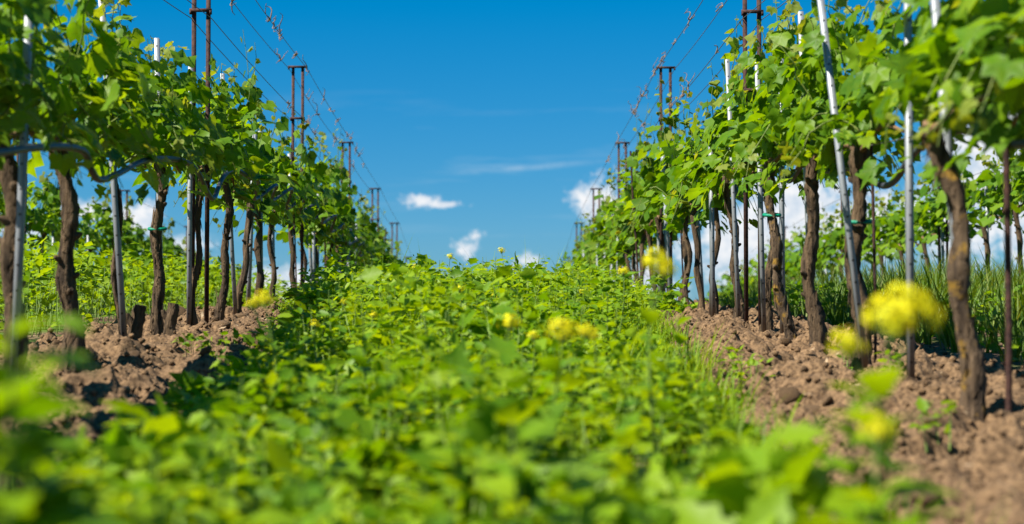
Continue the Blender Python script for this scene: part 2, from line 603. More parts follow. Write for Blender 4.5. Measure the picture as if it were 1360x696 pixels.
def grape_outline(th):
    # five lobes, deep sinus at the stalk (th = pi), tip at th = 0
    lobes = [(0, 1.0, .5), (.98, .88, .5), (-.98, .88, .5), (1.98, .74, .55), (-1.98, .74, .55)]
    r = np.full_like(th, .62)
    for c, h, w in lobes:
        d = np.angle(np.exp(1j * (th - c)))
        r = np.maximum(r, h * np.exp(-(d / w) ** 2 * .55))
    back = np.abs(np.angle(np.exp(1j * (th - np.pi))))
    return r * np.clip(.28 + back * .95, 0, 1)


def grape_leaf(n, midring, petiole, seed):
    r = np.random.RandomState(seed)
    th = np.linspace(-np.pi * .97, np.pi * .97, n)
    ro = grape_outline(th)
    if n > 12:
        ro = ro * (1 + .055 * np.where(np.arange(n) % 2, 1, -1))
    cup = r.uniform(-.55, .12)
    fold = r.uniform(.1, .32)
    tw = r.uniform(-.25, .25)

    def z(x, y):
        return cup * (x * x + y * y) * .6 + fold * np.abs(x) * .5 + tw * x * y + .11 * np.sin(6 * x + seed) * np.cos(5 * y + seed)
    off = .22
    rings = [(.55, midring), (1.0, True)]
    v = [[0, off * 0 + .0, 0]]
    f = []
    prev = None
    for s, use in rings:
        if not use:
            continue
        x, y = np.sin(th) * ro * s, np.cos(th) * ro * s
        st = len(v)
        v += [[a, c, z(a, c)] for a, c in zip(x, y)]
        if prev is None:
            f += [[0, st + i + 1, st + i] for i in range(n - 1)]
        else:
            for i in range(n - 1):
                f += [[prev + i, prev + i + 1, st + i + 1], [prev + i, st + i + 1, st + i]]
        prev = st
    if petiole:
        st = len(v)
        for (a, c, d) in ((0, 0, 0), (-.25, -.45, -.12), (0, 0, 0)):
            pass
        p0, p1 = np.array([0, -.75, -.2]), np.array([0, 0.02, .0])
        for q in (p0, p1):
            v += [(q + [.022, 0, 0]).tolist(), (q + [-.022, 0, 0]).tolist(), (q + [0, 0, .035]).tolist()]
        for i in range(3):
            j = (i + 1) % 3
            f += [[st + i, st + j, st + 3 + j], [st + i, st + 3 + j, st + 3 + i]]
    return np.array(v, float), np.array(f, int)


HI = [grape_leaf(15, True, True, s) for s in range(6)]
LO = [grape_leaf(11, False, False, s + 20) for s in range(5)]


def leaf_mesh(t, mat):
    bb = Batch()
    bb.add(t[0], t[1], 0.0)
    return bb.mesh('leaf', mat, True)


LEAF_OLD = [leaf_mesh(t, VINE_LEAF) for t in HI]
LEAF_NEW = [leaf_mesh(t, VINE_YOUNG) for t in HI]


# ------------------------------------------------------------------ grapevines
def shoot_paths(r, n, spread, hbase, lift):
    """polylines of growing shoots from the arms of a vine, in the vine's own space"""
    out = []
    for i in range(n):
        y0 = (-1 + 2 * (i + .5) / n) * spread + r.uniform(-.05, .05)
        x0 = r.uniform(-.05, .05)
        z0 = hbase + r.uniform(-.03, .06)
        side = r.choice([-1, 1])
        droop = r.rand() < .3
        L = r.uniform(.42, .62) if droop else r.uniform(.36, .86) * lift
        if r.rand() < .3 and not droop:
            L *= 1.4
        out_x = side * (r.uniform(.28, .4) if droop else r.uniform(.0, .2))
        sway = r.uniform(-.15, .15)
        s = np.linspace(0, 1, 9)
        wob = r.uniform(-.02, .02, (9, 3)) * s[:, None]
        zz = (np.sin(s * 3.3) * .34 * L - .12 * s) if droop else s * L * (1 - .1 * s)
        p = np.stack([x0 + out_x * s ** (.8 if droop else 1.3), y0 + sway * s, z0 + zz], -1) + wob
        out.append((p, L, droop))
    return out


def leaves_on(r, path, L, droop, step=.055, size=.092):
    """leaf placements along one shoot: position, normal, tip direction, size, youth"""
    n = max(5, int(L / step))
    s = (np.arange(n) + .4) / n
    pos = np.stack([np.interp(s, np.linspace(0, 1, len(path)), path[:, k]) for k in range(3)], -1)
    az = np.arange(n) * 2.6 + r.rand() * 6.3 + r.uniform(-.7, .7, n)
    outv = np.stack([np.cos(az) * 1.15, np.sin(az), np.zeros(n)], -1)
    sz = size * (1.12 - .75 * np.clip((s - .45) / .55, 0, 1) ** 1.5) * (.62 + .85 * r.rand(n) ** 1.8)
    pet = .75 * sz
    up = r.uniform(.1, 1.1, n)
    nrm = outv * r.uniform(.2, 1.1, n)[:, None] + np.stack([0 * up, 0 * up, up], -1) + r.randn(n, 3) * .4
    tip = outv * .8 + np.stack([0 * up, 0 * up, -r.uniform(.2, 1.2, n)], -1) + r.randn(n, 3) * .3
    base = pos + outv * pet[:, None] * .9 + np.stack([0 * up, 0 * up, pet * .25], -1)
    young = s > .8
    return base, nrm, tip, sz, young


def trunk_mesh(r, h, rad, lean, mat, sides=10, rings=20):
    rad = rad * .9
    b = Batch()
    s = np.linspace(0, 1, rings)
    k = r.uniform(-1, 1, 4)
    x = lean * s + .025 * np.sin(s * 5 + k[0] * 3) * s + .012 * np.sin(s * 13 + k[1] * 3)
    y = .03 * np.sin(s * 4 + k[2] * 3) * s
    rr = rad * (1 + .9 * np.exp(-s * 11) - .22 * s + .12 * np.sin(s * 21 + k[3] * 3) + .25 * np.exp(-((s - 1) / .09) ** 2))
    z = -.08 + (h + .08) * s
    tube(b, np.stack([x, y, z], -1), rr, sides, gnarl=.34)
    # root collar and knots
    for q in range(5):
        t = r.uniform(.1, .95)
        a = r.uniform(0, 6.3)
        c = np.array([np.interp(t, s, x), np.interp(t, s, y), np.interp(t, s, z)])
        d = np.array([math.cos(a), math.sin(a), .5])
        tube(b, [c, c + d * rad * 1.1, c + d * rad * 1.5], [rad * .5, rad * .42, rad * .2], 6, gnarl=.3)
    if sides > 10:
        n = 90
        t = r.uniform(.02, .97, n)
        a = r.rand(n) * 6.283
        rd = np.interp(t, s, rr)
        o = np.stack([np.cos(a), np.sin(a), 0 * a], -1)
        c = np.stack([np.interp(t, s, x), np.interp(t, s, y), np.interp(t, s, z)], -1) + o * (rd * .95)[:, None]
        peel = o * r.uniform(-.02, .3, n)[:, None] + np.stack([r.randn(n) * .1, r.randn(n) * .1, r.choice([-1, 1], n)], -1)
        st = (np.array([[-.5, 0, 0], [.5, 0, 0], [.42, .5, .04], [-.3, .55, .02], [.1, 1, .12], [0, 0, .5]]), np.array([[0, 1, 2], [0, 2, 3], [3, 2, 4], [0, 5, 1]]))
        L = r.uniform(.03, .1, n)
        b.scatter(st[0], st[1], c, frames(o + r.randn(n, 3) * .1, peel), np.stack([r.uniform(.005, .014, n), L, L * .15], -1), r.rand(n))
    return b.mesh('trunk', mat, True), np.array([x[-1], y[-1], h])


def vine_parts(seed, h=.84, rad=.034, lean=0.0, spread=.5, nshoot=11, lift=1.0, mat=None, hi=False, root=None, fill=85, tie=None, size=.067):
    """builds the parts of one grapevine; returns list of (name, mesh, stuff) for lo, or parents leaves to root for hi"""
    r = np.random.RandomState(seed)
    tm, head = trunk_mesh(r, h, rad, lean, mat or BARK, 16 if hi else 8, 48 if hi else 14)
    parts = [('trunk', tm, False)]
    # arms along the fruiting wire
    for sgn in (-1, 1):
        b = Batch()
        s = np.linspace(0, 1, 8)
        p = np.stack([head[0] * (1 - s) + r.uniform(-.01, .01, 8), head[1] + sgn * spread * .95 * s, h - .02 + .06 * np.sin(s * 3.0)], -1)
        tube(b, p, np.linspace(rad * .42, .006, 8), 6, gnarl=.2)
        parts.append(('arm', b.mesh('arm', CANE, True), False))
    paths = shoot_paths(r, nshoot, spread, h, lift)
    fol = Batch()
    shoot_all = Batch()
    made = []
    for (p, L, droop) in paths:
        base, nrm, tip, sz, young = leaves_on(r, p, L, droop, .038 if hi else .05, size)
        rot = frames(nrm, tip)
        if hi:
            b = Batch()
            tube(b, p, np.linspace(.0052, .0016, len(p)), 5)
            sh = link('shoot', b.mesh('shoot', SHOOT, True), root)
            for i in range(len(base)):
                me = (LEAF_NEW if young[i] else LEAF_OLD)[r.randint(6)]
                lf = link('leaf', me, sh)
                M = Matrix([[*rot[i][0] * sz[i], base[i][0]], [*rot[i][1] * sz[i], base[i][1]], [*rot[i][2] * sz[i], base[i][2]], [0, 0, 0, 1]])
                lf.matrix_local = M
        else:
            tube(shoot_all, p, np.linspace(.005, .0016, len(p)), 3, cap=False)
            for q in range(5):
                sel = r.randint(0, 5, len(base)) == q
                fol.scatter(*LO[q], base[sel & ~young], rot[sel & ~young], sz[sel & ~young] * 1.12, r.rand((sel & ~young).sum()), 0)
                fol.scatter(*LO[q], base[sel & young], rot[sel & young], sz[sel & young], r.rand((sel & young).sum()), 1)
    # leaves on side shoots inside the canopy
    n = fill
    pos = np.stack([r.randn(n) * .13, r.uniform(-1, 1, n) * (spread + .06), h - .16 + (.66 * lift) * r.beta(1.5, 1.6, n)], -1)
    side = np.sign(pos[:, 0])[:, None] * [[1, 0, 0]]
    nrm = side * r.uniform(.2, 1, n)[:, None] + [0, 0, .55] + r.randn(n, 3) * .4
    tip = side * .5 + [0, 0, -.7] + r.randn(n, 3) * .5
    T = HI if hi else LO
    for q in range(5):
        sel = r.randint(0, 5, n) == q
        fol.scatter(*T[q], pos[sel], frames(nrm[sel], tip[sel]), size * (.55 + .9 * r.rand(sel.sum()) ** 1.6), r.rand(sel.sum()), 0)
    parts.append(('foliage', fol.mesh('foliage', [VINE_LEAF, VINE_YOUNG], True), True))
    if not hi:
        parts.append(('cane', shoot_all.mesh('cane', SHOOT, True), False))
    if tie:
        b = Batch()
        t = tie
        a = np.linspace(0, 2 * np.pi, 13)
        c = lean * t
        tube(b, np.stack([c + np.cos(a) * rad * 1.28, np.sin(a) * rad * 1.28, np.full(13, t * h) + .006 * np.sin(a)], -1), .008, 6, cap=False)
        parts.append(('tie', b.mesh('tie', TIE, True), False))
    return parts


def make_vine(rx, z, label, group=None, parts=None, seed=0, yaw=0.0, scale=1.0, **kw):
    y = z * U
    root = bpy.data.objects.new('grapevine', None)
    COL.objects.link(root)
    root.location = (rx, y, g1(rx, y) + .01)
    root.rotation_euler = (0, 0, yaw)
    root.scale = (1, 1, scale)
    tag(root, label, 'grapevine', group)
    if parts is None:
        parts = vine_parts(seed, hi=True, root=root, **kw)
    for nm, me, stuff in parts:
        o = link(nm, me, root)
        if stuff:
            o['kind'] = 'stuff'
    return root


# the row with the looping hose
make_vine(ROW_L, .86, 'grapevine at the end of the hose row, shaded hanging leaves', seed=101, nshoot=8)
make_vine(ROW_L, 1.04, 'grapevine with dense dark leaves just before the stake at the hose end', seed=102, nshoot=9)
make_vine(ROW_L, 1.225, 'grapevine with trunk half hidden behind a galvanised stake', seed=103, lift=.9, rad=.038, nshoot=9, lean=-.02)
make_vine(ROW_L, 1.41, 'grapevine with thick dark leaning trunk standing free beside the bent hose', seed=104, lift=.9, rad=.038, lean=-.07, nshoot=9)
make_vine(ROW_L, 1.586, 'young grapevine with slim pale stem tied along a stake', seed=105, rad=.014, nshoot=9, lean=-.05, lift=.95)
make_vine(ROW_L, 1.767, 'grapevine with slender bent trunk and small green tie near a dead stump', seed=106, lift=.9, rad=.031, lean=-.03, nshoot=10, tie=.62)
make_vine(ROW_L, 1.96, 'grapevine with thin trunk right beside the paired rusty posts', seed=107, rad=.02, nshoot=6, lean=.02)
make_vine(ROW_L, 2.16, 'grapevine with slim trunk past the paired rusty posts', seed=108, rad=.026, nshoot=10, lean=.03)
# the row with lichen-spotted trunks
make_vine(ROW_R, .9, 'grapevine outermost in the lichen row, bright leaves hanging by a rusty rod', seed=201, nshoot=13, spread=.55)
make_vine(ROW_R, 1.075, 'grapevine with leaning trunk covered in orange lichen patches', seed=202, rad=.034, lean=-.115, nshoot=14, spread=.62, mat=BARK_LICHEN)
make_vine(ROW_R, 1.414, 'grapevine with straight grey trunk and green tie next to a leaning stake', seed=203, rad=.037, lean=-.01, nshoot=14, spread=.66, tie=.66)
make_vine(ROW_R, 1.61, 'grapevine with dark straight trunk widening at its rooted base', seed=204, rad=.034, lean=-.03, nshoot=11)
make_vine(ROW_R, 1.745, 'grapevine with lichen-flecked trunk leaning inward and green tie', seed=205, rad=.03, lean=-.13, nshoot=10, mat=BARK_LICHEN, tie=.7)
make_vine(ROW_R, 1.93, 'grapevine with crooked trunk between two galvanised stakes', seed=206, rad=.027, lean=.07, nshoot=10)
make_vine(ROW_R, 2.13, 'grapevine with thin twin-looking trunk beside the paired rusty posts', seed=207, rad=.027, lean=-.03, nshoot=10)

VAR = [vine_parts(300 + i, h=.72, rad=random.uniform(.024, .034), lean=random.uniform(-.08, .08), nshoot=10, spread=.46, fill=78, size=.068, lift=random.uniform(.9, 1.06)) for i in range(7)]
VARL = [vine_parts(400 + i, rad=.028, lean=random.uniform(-.06, .06), nshoot=8, spread=.46, fill=110, lift=1.0, size=.075) for i in range(3)]


SEG = {2: 'between the tallest paired post and the second', 3: 'between the second and third paired posts', 4: 'between the third and fourth paired posts',
       5: 'between the fourth and fifth paired posts', 6: 'between the fifth and sixth paired posts'}


def seg(z):
    return SEG.get(int(z), 'beyond the sixth paired post')


def run(rx, zs, label, group, var, sc=(.95, 1.08)):
    for i, z in enumerate(zs):
        make_vine(rx + random.uniform(-.04, .04), z + random.uniform(-.02, .02), label.replace('@', seg(z)).replace('#', 'before its first paired post' if z < 3.6 else 'between its first and second paired posts' if z < 4.6 else 'between its second and third paired posts' if z < 5.6 else 'past its third paired post'), group, parts=var[(i * 3 + int(rx * 7)) % len(var)],
                  yaw=random.choice([0, math.pi]) + random.uniform(-.12, .12), scale=random.uniform(*sc))


run(ROW_L, np.arange(2.36, 8.2, .19), 'leafy grapevine of the hose row, @', 'grapevines further along the hose row', VAR)
run(ROW_R, np.arange(2.3, 8.2, .18), 'leafy grapevine of the lichen row, @', 'grapevines further along the lichen row', VAR)
run(ROWS[0], np.arange(2.9, 7.4, .22), 'leafy grapevine in the row behind the hose row, #', 'grapevines in the row behind the hose row', VARL, (.95, 1.06))
run(ROWS[3], np.arange(2.6, 7.4, .22), 'leafy grapevine in the row behind the lichen row, #', 'grapevines in the row behind the lichen row', VARL, (.95, 1.06))

# dead stumps
for (px, py, z, hh, lean, lab) in ((176, 482, 1.60, .19, .04, 'short dead vine stump beside the slim young vine'),
                                   (224, 462, 1.74, .17, .03, 'short forked dead stump at foot of the slender bent trunk')):
    x = (px - 653) * z / 490
    b = Batch()
    s = np.linspace(0, 1, 9)
    tube(b, np.stack([lean * s, 0 * s, -.05 + (hh + .05) * s], -1), .03 * (1.25 - .5 * s + .12 * np.sin(s * 9)), 12, gnarl=.6)
    tube(b, [[lean * .5, 0, hh * .45], [lean * .5 - .03, -.01, hh * .7], [lean * .5 - .035, -.012, hh * .82]], [.016, .014, .009], 7, gnarl=.5)
    o = b.build('vine_stump', BARK, smooth=True)
    o.location = (x, z * U, g1(x, z * U) + .01)
    tag(o, lab, 'stump')

# ------------------------------------------------------------------ trellis: posts, stakes, wires, hose
def trellis_post(rx, z, h, bars, label, group=None):
    y = z * U
    root = bpy.data.objects.new('trellis_post', None)
    COL.objects.link(root)
    root.location = (rx, y, g1(rx, y))
    tag(root, label, 'post', group)
    for s in (-1, 1):
        b = Batch()
        box(b, (s * .039, random.uniform(-.004, .004), h / 2 - .12), (.022, .02, h + .24))
        b.build('rod', RUST, root)
    for k, hb in enumerate(bars):
        b = Batch()
        w = .158 if k == 0 else .12
        box(b, (0, -.018, hb), (w, .012, .018))
        box(b, (-w / 2 + .006, -.018, hb - .012), (.012, .016, .02))
        box(b, (w / 2 - .006, -.018, hb - .012), (.012, .016, .02))
        b.build('crossbar', RUST, root)


def top(z):     # height of post tops above the eye, from the photograph
    return float(np.interp(z, [0, 1, 2, 3, 4, 5, 6, 7, 8, 9], [1.75, 1.9, 2.08, 2.07, 1.935, 1.79, 1.585, 1.2, .7, .1]))


for rx, nm in ((ROW_L, 'hose row'), (ROW_R, 'lichen row')):
    for z in (1, 2, 3, 4, 5, 6, 7, 8):
        if z == 1:
            continue
        h = top(z) - g1(rx, z * U)
        bars = [h - .01, h - .43] if z > 2 else [h - .01, h - .40, h - .83]
        lab = {2: f'tallest paired rusty post of the {nm}, with three crossbars', 3: f'paired rusty post topping the foliage, first one past the {nm} tallest post'}.get(
            z, f'thin paired rusty post with crossbar rising above the far {nm}')
        trellis_post(rx, z, h, bars, lab, None if z < 4 else f'far rusty posts of the {nm}')
for rx, nm in ((ROWS[0], 'hose row'), (ROWS[3], 'lichen row')):
    for z in (3.6, 4.6, 5.6):
        trellis_post(rx, z, 1.75, [1.74, 1.33], f'paired rusty post in the next row behind the {nm}', f'rusty posts behind the {nm}')


def stake_mesh(h, w=.023):
    b = Batch()
    t = .0035
    box(b, (0, 0, h / 2 - .1), (w, t, h + .2))
    for s in (-1, 1):
        box(b, (s * (w / 2 - t / 2 - .0005), .0115 + .0005, h / 2 - .1 - .001), (t, .0195, h + .198))
        box(b, (s * (w / 2 - .005), .0235, h / 2 - .1 - .002), (.0085, .003, h + .196))
    return b.mesh('stake', ZINC)


def rod_mesh(h, rad):
    b = Batch()
    s = np.linspace(-.15, h, 5)
    tube(b, np.stack([.004 * np.sin(s * 4), 0 * s, s], -1), rad, 8, gnarl=.08)
    return b.mesh('rod', RUST, True)


STK = [stake_mesh(h) for h in (1.46, 1.4, 1.52)]
STK_SHORT = [stake_mesh(h) for h in (1.2, 1.28, 1.12)]
ROD = [rod_mesh(1.5, .0095), rod_mesh(1.3, .006)]


def stake(rx, px, z, label, lean=0.0, kind='zinc', group=None, i=0, yaw=0.0, dy=0.0):
    x = (px - 653) * z / 490 if px is not None else rx
    y = z * U
    o = link('metal_stake' if kind == 'zinc' else 'rusty_rod', (STK if px is not None else STK_SHORT)[i % 3] if kind == 'zinc' else ROD[i % 2], None, (x, y, g1(x, y)), (dy, lean, yaw))
    tag(o, label, 'stake' if kind == 'zinc' else 'rod', group)
    return o


stake(ROW_L, 21, 1.215, 'galvanised stake standing in front of a half hidden trunk', .03, i=1)
stake(ROW_L, 168, 1.575, 'leaning galvanised stake holding the slim young vine', -.075, i=2)
stake(ROW_L, 215, 1.79, 'galvanised stake tucked behind the slender bent trunk with green tie', -.02)
stake(ROW_L, 252, 1.95, 'galvanised stake pressed against the paired rusty posts of the hose row', 0.0, i=1)
stake(ROW_L, 314, 2.27, 'leaning galvanised stake just past the hose row paired posts', -.06, i=2)
stake(ROW_R, 1340, 1.015, 'dark rusty rod standing alone beyond the lichen trunk', 0.0, 'rust')
stake(ROW_R, 1289, 1.10, 'galvanised stake leaning just behind the orange lichen trunk', -.075)
stake(ROW_R, 1211, 1.25, 'upright galvanised stake rising behind the big yellow flowers', 0.0, i=1)
stake(ROW_R, 1151, 1.39, 'long galvanised stake leaning across the straight grey trunk', -.115, i=2)
stake(ROW_R, 1163, 1.40, 'thin rusty rod beside the straight grey trunk', -.01, 'rust', i=1)
stake(ROW_R, 1080, 1.66, 'galvanised stake rising above the leaves over the dark straight trunk', -.03, i=2)
stake(ROW_R, 1040, 1.80, 'galvanised stake behind the lichen-flecked inward leaning trunk', .0)
stake(ROW_R, 1015, 1.90, 'galvanised stake next to the crooked trunk', -.02, i=1)
stake(ROW_R, 982, 2.10, 'galvanised stake standing by the lichen row paired posts', -.04, i=2)
for rx, zs, nm in ((ROW_L, np.arange(2.42, 6.4, .15), 'hose row'), (ROW_R, np.arange(2.28, 6.4, .14), 'lichen row')):
    for i, z in enumerate(zs):
        rusty = i % 5 == 3
        stake(rx + random.uniform(-.07, .07), None, z + random.uniform(-.03, .03),
              f'slim rusty rod in the {nm}, {seg(z)}' if rusty else f'galvanised stake in the {nm}, {seg(z)}',
              random.uniform(-.06, .04), 'rust' if rusty else 'zinc', ('rusty rods farther along the ' if rusty else 'stakes farther along the ') + nm, i,
              random.uniform(-.4, .4), random.uniform(-.03, .03))
for rx, nm in ((ROWS[0], 'hose row'), (ROWS[3], 'lichen row')):
    for i, z in enumerate(np.arange(3.0, 6.0, .3)):
        stake(rx + random.uniform(-.05, .05), None, z, f'galvanised stake in the next row behind the {nm}', random.uniform(-.04, .04), group=f'stakes behind the {nm}', i=i)


def wire(rx, dx, drop, label, sag=.02, z0=.4, z1=8.0, level=None):
    b = Batch()
    zs = np.arange(z0, z1, .1)
    if level is None:
        h = np.array([top(z) for z in zs]) - drop
    else:
        h = G(np.full_like(zs, rx), zs * U) + level
    h = h - sag * (1 - (2 * (zs % 1) - 1) ** 2)
    tube(b, np.stack([np.full_like(zs, rx + dx), zs * U, h], -1), .0024, 5)
    o = b.build('trellis_wire', WIRE, smooth=True)
    tag(o, label, 'wire')
    return lambda z: np.array([rx + dx, z * U, float(np.interp(z, zs, h))])


WF = {}
for rx, nm in ((ROW_L, 'hose row'), (ROW_R, 'lichen row')):
    inn, outw = (1, -1) if rx < 0 else (-1, 1)
    WF[nm] = [wire(rx, inn * .074, .02, f'top trellis wire on the path side of the {nm} crossbars'),
              wire(rx, outw * .074, .02, f'top trellis wire on the far side of the {nm} crossbars', .03),
              wire(rx, inn * .055, .44, f'second trellis wire on the path side of the {nm}', .02),
              wire(rx, outw * .055, .44, f'second trellis wire on the far side of the {nm}', .03),
              wire(rx, 0.0, 0, f'lowest trellis wire carrying the arms of the {nm}', .01, level=.86)]
for rx, nm in ((ROWS[0], 'hose row'), (ROWS[3], 'lichen row')):
    for lv, nn in ((.8, 'lowest'), (1.3, 'middle'), (1.7, 'top')):
        wire(rx, .02, 0, f'{nn} trellis wire in the next row behind the {nm}', .02, 2.4, 6.4, lv)

# dry tendrils tangled on the wires
for nm in WF:
    for i in range(26):
        r = np.random.RandomState(900 + i + (50 if nm[0] == 'l' else 0))
        f = WF[nm][int(r.choice([0, 0, 1, 2]))]
        z = 2.2 + 2.3 * (i / 26) + r.uniform(-.05, .05)
        c = f(z)
        b = Batch()
        for q in range(r.randint(2, 5)):
            n = 16
            t = np.linspace(0, 1, n)
            a = t * r.uniform(5, 14) + r.rand() * 6
            amp = r.uniform(.006, .022) * (.3 + t)
            d = np.array([r.uniform(-.3, .3), r.uniform(-1, 1), r.uniform(-.5, .9)]) * r.uniform(.06, .2)
            p = t[:, None] * d[None, :] + np.stack([np.cos(a) * amp, np.sin(a) * amp * .8, np.sin(a + 1) * amp], -1)
            p -= p[0]
            tube(b, p, np.linspace(.0048, .002, n), 4, cap=False)
        o = b.build('dry_tendril', DRY, smooth=True)
        o.location = c
        tag(o, f'curled dry tendrils caught on a high wire of the {nm}', 'tendril', f'dry tendrils on the {nm} wires')


def smooth_path(pts, per=8):
    pts = np.asarray(pts, float)
    P = np.vstack([2 * pts[0] - pts[1], pts, 2 * pts[-1] - pts[-2]])
    out = []
    for i in range(1, len(P) - 2):
        for t in np.linspace(0, 1, per, endpoint=False):
            a, bq, c, d = P[i - 1:i + 3]
            out.append(.5 * (2 * bq + (c - a) * t + (2 * a - 5 * bq + 4 * c - d) * t * t + (3 * bq - a - 3 * c + d) * t ** 3))
    out.append(P[-2])
    return np.array(out)


# hose on the left row: points follow the photograph, in the plane of the row, on its path side
def hose(rx, dx, pts, label, z_end):
    P = []
    for (px, py) in pts:
        z = (rx + dx) * 490 / (px - 653)
        P.append(W3(px, py, z))
    zl = P[-1][1] / U
    k = 0
    for z in np.arange(zl + .09, z_end, .09):
        k += 1
        P.append(np.array([rx + dx * (.6 + .4 * (k % 2)), z * U, g1(rx, z * U) + .80 + (.045 if k % 2 else -.04) + random.uniform(-.02, .02)]))
    b = Batch()
    p = smooth_path(P, 7)
    tube(b, p, .0125, 8)
    o = b.build('drip_hose', HOSE, smooth=True)
    tag(o, label, 'hose')


hose(ROW_L, .2, [(-120, 205), (-60, 208), (0, 203), (40, 197), (85, 195), (112, 202), (122, 226), (133, 239), (155, 232), (195, 213), (240, 213), (262, 228),
                  (277, 258), (285, 262), (296, 236), (312, 225), (330, 235)], 'grey drip hose looping along under the leaves of the shaded row', 4.4)
hose(ROW_R, .05, [(1480, 170), (1420, 178), (1385, 186), (1352, 190), (1318, 183), (1285, 172), (1250, 178), (1215, 205), (1192, 238), (1176, 246), (1160, 238), (1140, 222), (1100, 226)],
     'dark drip hose sagging between the trunks of the sunlit row', 4.4)

# ------------------------------------------------------------------ ground cover
OVATE = (np.array([[0, 0, 0], [.26, .3, .07], [.2, .68, .03], [0, 1, -.1], [-.2, .68, .03], [-.26, .3, .07], [0, .5, -.03]]),
         np.array([[0, 1, 6], [1, 2, 6], [2, 3, 6], [3, 4, 6], [4, 5, 6], [5, 0, 6]]))
TOOTH = (np.array([[0, 0, 0], [.16, .16, .04], [.34, .3, .06], [.24, .42, .04], [.33, .62, .02], [.17, .72, .01], [0, 1.05, -.12], [-.17, .72, .01], [-.33, .62, .02],
                   [-.24, .42, .04], [-.34, .3, .06], [-.16, .16, .04], [0, .5, -.04]]),
         np.array([[i, (i + 1) % 12, 12] for i in range(12)]))
NARROW = (np.array([[0, 0, 0], [.1, .35, .05], [0, 1, -.16], [-.1, .35, .05], [0, .5, .0]]), np.array([[0, 1, 4], [1, 2, 4], [2, 3, 4], [3, 0, 4]]))
BLADE = (np.array([[-.5, 0, 0], [.5, 0, 0], [-.42, .35, .02], [.42, .35, .02], [-.28, .7, -.06], [.28, .7, -.06], [0, 1, -.22]]),
         np.array([[0, 1, 3], [0, 3, 2], [2, 3, 5], [2, 5, 4], [4, 5, 6]]))


def veg_h(x, y):
    """height of the green cover on the path between the rows"""
    z = y / U
    h = np.interp(z, [0, .5, 1.1, 1.6, 2.1, 2.6, 3.4, 5], [.10, .115, .155, .22, .32, .33, .2, .16])
    l, e = edge_l(y), edge_r(y)
    mid, half = (l + e) / 2, (e - l) / 2
    taper = 1 - .72 * np.clip(np.abs(x - mid) / half, 0, 1) ** 2.4
    h = h * taper * (.05 + 1.9 * fbm(x * 2.3 + 5, y * 1.6, 3, 4))
    u = np.abs(np.sin(x * 917.3 + y * 533.1))
    h = np.minimum(h, .32)
    return h * np.where(u > .97, 1.4, np.where(u > .85, 1.2, 1.0)) * (.7 + .45 * u)


def leafy(b, x, y, h, per, smin, smax, r, ground=G, spreadf=1.0, size=None, tone=None):
    """weeds: for each plant a stem with leaves around it"""
    n = len(x)
    if n == 0:
        return
    z0 = ground(x, y)
    lean = r.randn(n, 2) * .18 * h[:, None]
    idx = np.repeat(np.arange(n), per)
    t = r.beta(1.8, 1.1, len(idx))
    az = r.rand(len(idx)) * 6.283
    rad = (.02 + .08 * r.rand(len(idx))) * spreadf
    hl = .5 + .5 * r.rand(n)
    base = np.stack([x[idx] + lean[idx, 0] * t + np.cos(az) * rad * .4, y[idx] + lean[idx, 1] * t + np.sin(az) * rad * .4, z0[idx] + h[idx] * t], -1)
    d = np.stack([np.cos(az), np.sin(az), r.uniform(-.45, .6, len(idx))], -1)
    nrm = np.stack([-np.cos(az) * .2, -np.sin(az) * .2, np.ones(len(idx))], -1) + r.randn(len(idx), 3) * .65
    sz = (smin + (smax - smin) * r.rand(len(idx)) ** 1.6)
    kind = r.choice(3, len(idx), p=[.38, .36, .26])
    if tone is not None:      # most leaves of a tuft are of one kind
        own = np.select([(tone * 7.3) % 1 < .4, (tone * 7.3) % 1 < .78], [0, 1], 2)[idx]
        kind = np.where(r.rand(len(idx)) < .8, own, kind)
    tone = r.rand(n) if tone is None else tone
    if size is not None:
        sz = sz * size[idx]
    prnd = np.clip(tone[idx] * .6 + r.rand(len(idx)) * .4, 0, .999)
    rot = frames(nrm, d)
    for k, T in enumerate((OVATE, TOOTH, NARROW)):
        s = kind == k
        b.scatter(T[0], T[1], base[s], rot[s], sz[s] * (1.0, 1.15, 1.25)[k], prnd[s])
    # stems: thin three-sided spikes
    tv = np.array([[-.5, 0, 0], [.5, 0, 0], [0, 0, .8], [0, 1, 0]])
    tf = np.array([[0, 1, 3], [1, 2, 3], [2, 0, 3]])
    up = np.stack([lean[:, 0], lean[:, 1], h], -1)
    sn = np.stack([r.randn(n), r.randn(n), np.zeros(n)], -1)
    w = np.full(n, .006)
    b.scatter(tv, tf, np.stack([x, y, z0 - .01], -1), frames(sn, up), np.stack([w, np.linalg.norm(up, axis=1) * .98, w], -1), r.rand(n), 1)


def blades(b, x, y, h, per, w, r, ground=G, m=0):
    n = len(x)
    idx = np.repeat(np.arange(n), per)
    k = len(idx)
    az = r.rand(k) * 6.283
    z0 = ground(x, y)
    pos = np.stack([x[idx] + r.randn(k) * .02, y[idx] + r.randn(k) * .02, z0[idx] - .01], -1)
    out = r.uniform(.1, .75, k)
    d = np.stack([np.cos(az) * out, np.sin(az) * out, np.ones(k)], -1)
    nrm = np.stack([np.cos(az), np.sin(az), -out], -1) * -1
    L = h[idx] * r.uniform(.55, 1.1, k)
    ww = w * r.uniform(.6, 1.3, k)
    b.scatter(BLADE[0], BLADE[1], pos, frames(nrm, d), np.stack([ww, L, L * .9], -1), np.clip(r.rand(n)[idx] * .5 + r.rand(k) * .5, 0, .999), m)


def edge_l(y):
    return np.interp(y / U, [.3, .7, 1.1, 1.8, 2.2, 2.7], [-1.0, -.98, -.84, -.9, -1.15, -1.5]) + .14 * (fbm(y * .9, y * 0 + 2, 3, 8) - .5) * 2


